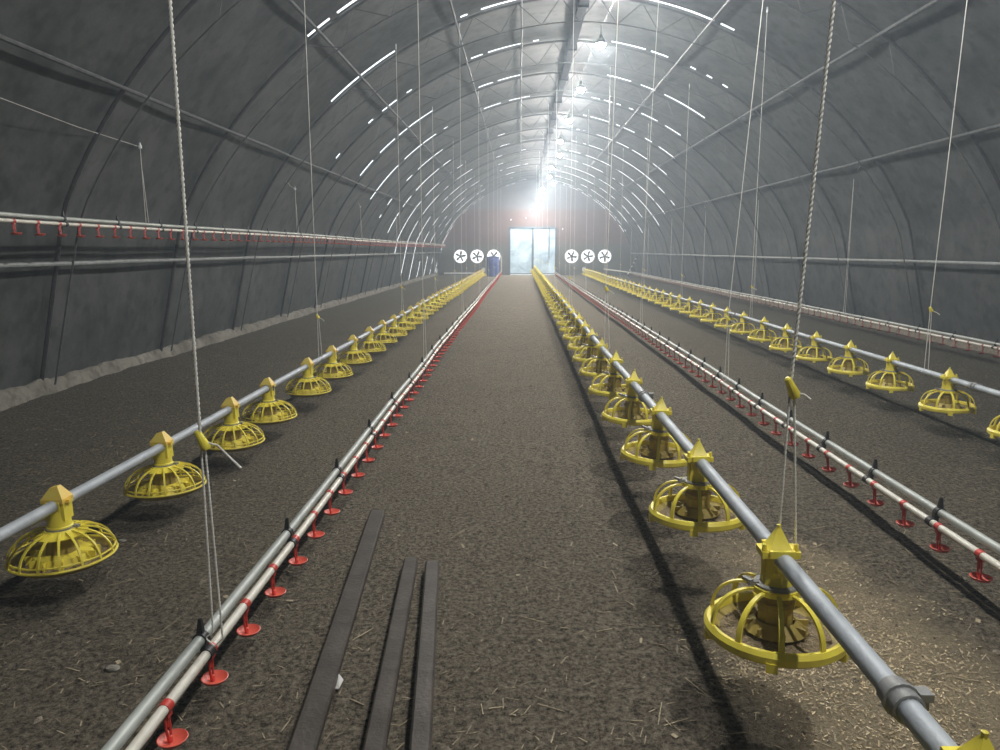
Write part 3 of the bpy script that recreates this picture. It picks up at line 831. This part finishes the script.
# ------------------------------------------------------------------ steel profiles lying on the floor
def bar(a, b, wd, ht, label, roll=0):
    A = Vector((a.x, a.y, 0)); B = Vector((b.x, b.y, 0)); d = (B-A); L_ = d.length; ang = math.atan2(-d.x, d.y)
    mid = (A+B)/2
    o = MB(); hx, hz, t = wd/2, ht/2, .004
    # a hollow rectangular tube with open ends and small edge radii
    def ring(x, z, c): return [(x-c, -z), (x, -z+c), (x, z-c), (x-c, z), (-x+c, z), (-x, z-c), (-x, -z+c), (-x+c, -z)]
    ro, ri = ring(hx, hz, .007), ring(hx-t, hz-t, .003)
    vs = [(x, y, z) for y in (-L_/2, L_/2) for x, z in ro]+[(x, y, z) for y in (-L_/2, L_/2) for x, z in ri]
    fs = []
    for i in range(8):
        j = (i+1) % 8
        fs += [(i, j, 8+j, 8+i), (16+i, 24+i, 24+j, 16+j), (i, 16+i, 16+j, j), (8+i, 8+j, 24+j, 24+i)]
    o = o.add(vs, fs).build('steel_bar', M['bar'], smooth=25)
    o.location = (mid.x, mid.y, hz+.012); o.rotation_euler = (0, roll, ang)
    return tag(o, label, 'steel bar', 'steel profiles lying in the walkway')
BZ = .05
def bar_px(l0, r0, l1, r1, label, roll=0, wd=.062):
    a = (floor_at(*l0, BZ)+floor_at(*r0, BZ))/2; b = (floor_at(*l1, BZ)+floor_at(*r1, BZ))/2
    a = a+(a-b).normalized()*.55
    bar(a, b, wd, .040, label, roll)
bar_px((289, 748), (313, 748), (371.8, 510.6), (383, 510), 'long brown steel bar on the floor, the one nearest the red cups', .05, .078)
bar_px((362, 748), (385, 748), (404, 559), (417.5, 557), 'brown steel bar on the floor, middle one of the three and palest')
bar_px((409, 748), (431, 748), (427, 561), (437.7, 561), 'brown steel bar on the floor, rightmost of the three')
p = floor_at(335, 687)
mb = MB(); vs = [(-.022, -.02, 0), (.02, -.028, .004), (.026, .012, .012), (.004, .034, .022), (-.016, .016, .008)]
mb.add(vs+[(a, b, c+.002) for a, b, c in vs], [(4,3,2,1,0), (5,6,7,8,9)]+[(i, (i+1) % 5, 5+(i+1) % 5, 5+i) for i in range(5)])
o = mb.build('paper_scrap', M['paper'], smooth=0); o.location = (p.x, p.y, fh(p.x, p.y)+.008)
tag(o, 'torn white scrap of paper beside the leftmost steel bar', 'paper scrap')
for px, py, sz, lab in ((122, 543, .016, 'small pale pebble on the floor right of the nearest left pan feeder'), (112, 668, .02, 'pale flat stone on the floor in the lower left corner')):
    p = floor_at(px, py)
    mb = MB(); mb.lathe([(.0, -.4*sz), (.7*sz, -.3*sz), (sz, .05*sz), (.75*sz, .45*sz), (.0, .55*sz)], 9)
    mb.v = [(v[0]*1.4, v[1]*(1+.2*math.sin(i)), v[2]) for i, v in enumerate(mb.v)]
    o = mb.build('pebble', M['concrete'], smooth=60); o.location = (p.x, p.y, fh(p.x, p.y)+.004); tag(o, lab, 'stone')

# ------------------------------------------------------------------ far wall: door, fans, drum, ladder
root = empty('door_1', ((DX0+DX1)/2, Y_END, 0), 'pale blue translucent double door in the middle of the far wall', 'door'); root['kind'] = 'structure'
W_ = DX1-DX0
mb = MB()
for x in (-W_/2+.03, W_/2-.03): mb.box((x, -.03, DH/2), (.09, .12, DH))
mb.box((0, -.03, DH-.03), (W_, .12, .09)); mb.build('door_frame', M['door_frame'], root)
for s in (-1, 1):
    cxx = s*W_/4
    n_ = 14; vs = []; fs = []
    lw = W_/2-.06; x0 = cxx-lw/2
    for j in range(n_+1):
        for i in range(n_+1):
            xx = x0+lw*i/n_; zz = .05+(DH-.12)*j/n_
            vs.append((xx, .02+.03*noise.noise((xx*1.7, zz*1.7+s, 2)), zz))
    for j in range(n_):
        for i in range(n_): fs.append((j*(n_+1)+i, j*(n_+1)+i+1, (j+1)*(n_+1)+i+1, (j+1)*(n_+1)+i))
    lf = MB().add(vs, fs).build('door_leaf', M['door_film'], root, smooth=80)
    mb = MB()
    mb.box((cxx-lw/2, 0, DH/2), (.059, .05, DH-.1)); mb.box((cxx+lw/2, 0, DH/2), (.059, .05, DH-.1)); mb.box((cxx, 0, .06), (lw, .05, .06))
    if s > 0: mb.box((cxx+.26, -.01, DH-.95), (.045, .05, 1.7))
    mb.build('leaf_frame', M['door_frame'], lf)
def fan_proto():
    root = empty('exhaust_fan')
    mb = MB(); n_ = 32; R_ = Matrix.Rotation(PI/2, 3, 'X')
    prf = [(FANR-.005, -.10), (FANR+.03, -.10), (FANR+.03, .04), (FANR-.005, .04)]
    vs = [R_ @ Vector((r*math.cos(2*PI*i/n_), r*math.sin(2*PI*i/n_), z)) for r, z in prf for i in range(n_)]
    fs = [(i*n_+j, i*n_+(j+1) % n_, ((i+1) % 4)*n_+(j+1) % n_, ((i+1) % 4)*n_+j) for i in range(4) for j in range(n_)]
    mb.add(vs, fs).build('shroud', M['white_paint'], root)
    mb = MB(); mb.tube([(0, -.06, 0), (0, .05, 0)], .065, 14); mb.build('hub', M['dark_steel'], root)
    mb = MB()
    for a in (PI/2, PI/2+2*PI/3, PI/2+4*PI/3): mb.tube([(0, .05, 0), (FANR*math.cos(a), .05, FANR*math.sin(a))], .008, 6)
    mb.build('motor_bracket', M['dark_steel'], root)
    for q in range(5):
        a = 2*PI*q/5+.2
        R_ = Matrix.Rotation(-a, 3, 'Y') @ Matrix.Rotation(math.radians(32), 3, 'X')
        pts = [(.03, -.04), (.14, -.075), (.26, -.095), (.315, -.03), (.30, .05), (.16, .06), (.03, .04)]
        vs = [R_ @ Vector((x, s*.002, z)) for s in (-1, 1) for x, z in pts]; m_ = len(pts)
        MB().add(vs, [tuple(range(m_)), tuple(range(2*m_-1, m_-1, -1))]+[(i, (i+1) % m_, m_+(i+1) % m_, m_+i) for i in range(m_)]).build('blade', M['dark_steel'], root, smooth=0)
    return root
fp = fan_proto()
FL = ['leftmost fan in the far wall', 'middle one of the three fans left of the door', 'fan half hidden by the blue drum in the far wall',
      'fan right of the door and nearest to it', 'middle one of the three fans right of the door', 'rightmost fan in the far wall']
for i, x in enumerate(FANX):
    o = fp if i == 0 else copy_tree(fp)
    o.location = (x, Y_END, FANH); o.rotation_euler = (0, (.0, .25, .5, .3, .1, .45)[i], 0)
    tag(o, 'daylit round '+FL[i], 'fan', 'round fans in the far wall')
root = empty('plastic_drum', (-1.47, 40.6, 0), 'blue plastic drum standing before the far wall left of the door', 'drum')
mb = MB(); mb.lathe([(.30, .0), (.33, .03), (.34, .3), (.35, .33), (.35, .36), (.34, .39), (.34, .68), (.35, .71), (.35, .74), (.34, .77), (.33, 1.0), (.30, 1.04), (.0, 1.04)], 28); mb.build('body', M['blue'], root)
mb = MB(); mb.lathe([(.345, 1.0), (.36, 1.01), (.36, 1.05), (.345, 1.06), (.0, 1.06)], 28); mb.build('lid', M['blue'], root)
tag(MB().tube([(-1.86, 40.9, 0), (-1.86, 40.9, 1.02)], .03, 10).build('white_post', M['white_paint']), 'short white post beside the blue drum', 'post')
root = empty('ladder', (5.98, 41.0, 0), 'small dark ladder leaning on the right film wall near the far end', 'ladder')
for s in (-1, 1): mb = MB().tube([(-.1, s*.2, .0), (.42, s*.2, 1.05)], .035, 8); mb.build('rail', M['black'], root)
for q in range(5):
    f = .12+.19*q; MB().tube([(-.1+.52*f, -.2, 1.05*f), (-.1+.52*f, .2, 1.05*f)], .045, 8).build('rung', M['white_paint'], root)

# ------------------------------------------------------------------ look
sc.view_settings.view_transform = 'Standard'; sc.view_settings.look = 'None'; sc.view_settings.gamma = 1
sc.view_settings.use_curve_mapping = False; sc.view_settings.exposure = 0.12
cy_ = sc.cycles
cy_.use_denoising = True; cy_.max_bounces = 5; cy_.diffuse_bounces = 3; cy_.glossy_bounces = 2; cy_.transmission_bounces = 3
cy_.caustics_reflective = False; cy_.caustics_refractive = False; cy_.sample_clamp_indirect = 4; cy_.use_light_tree = True
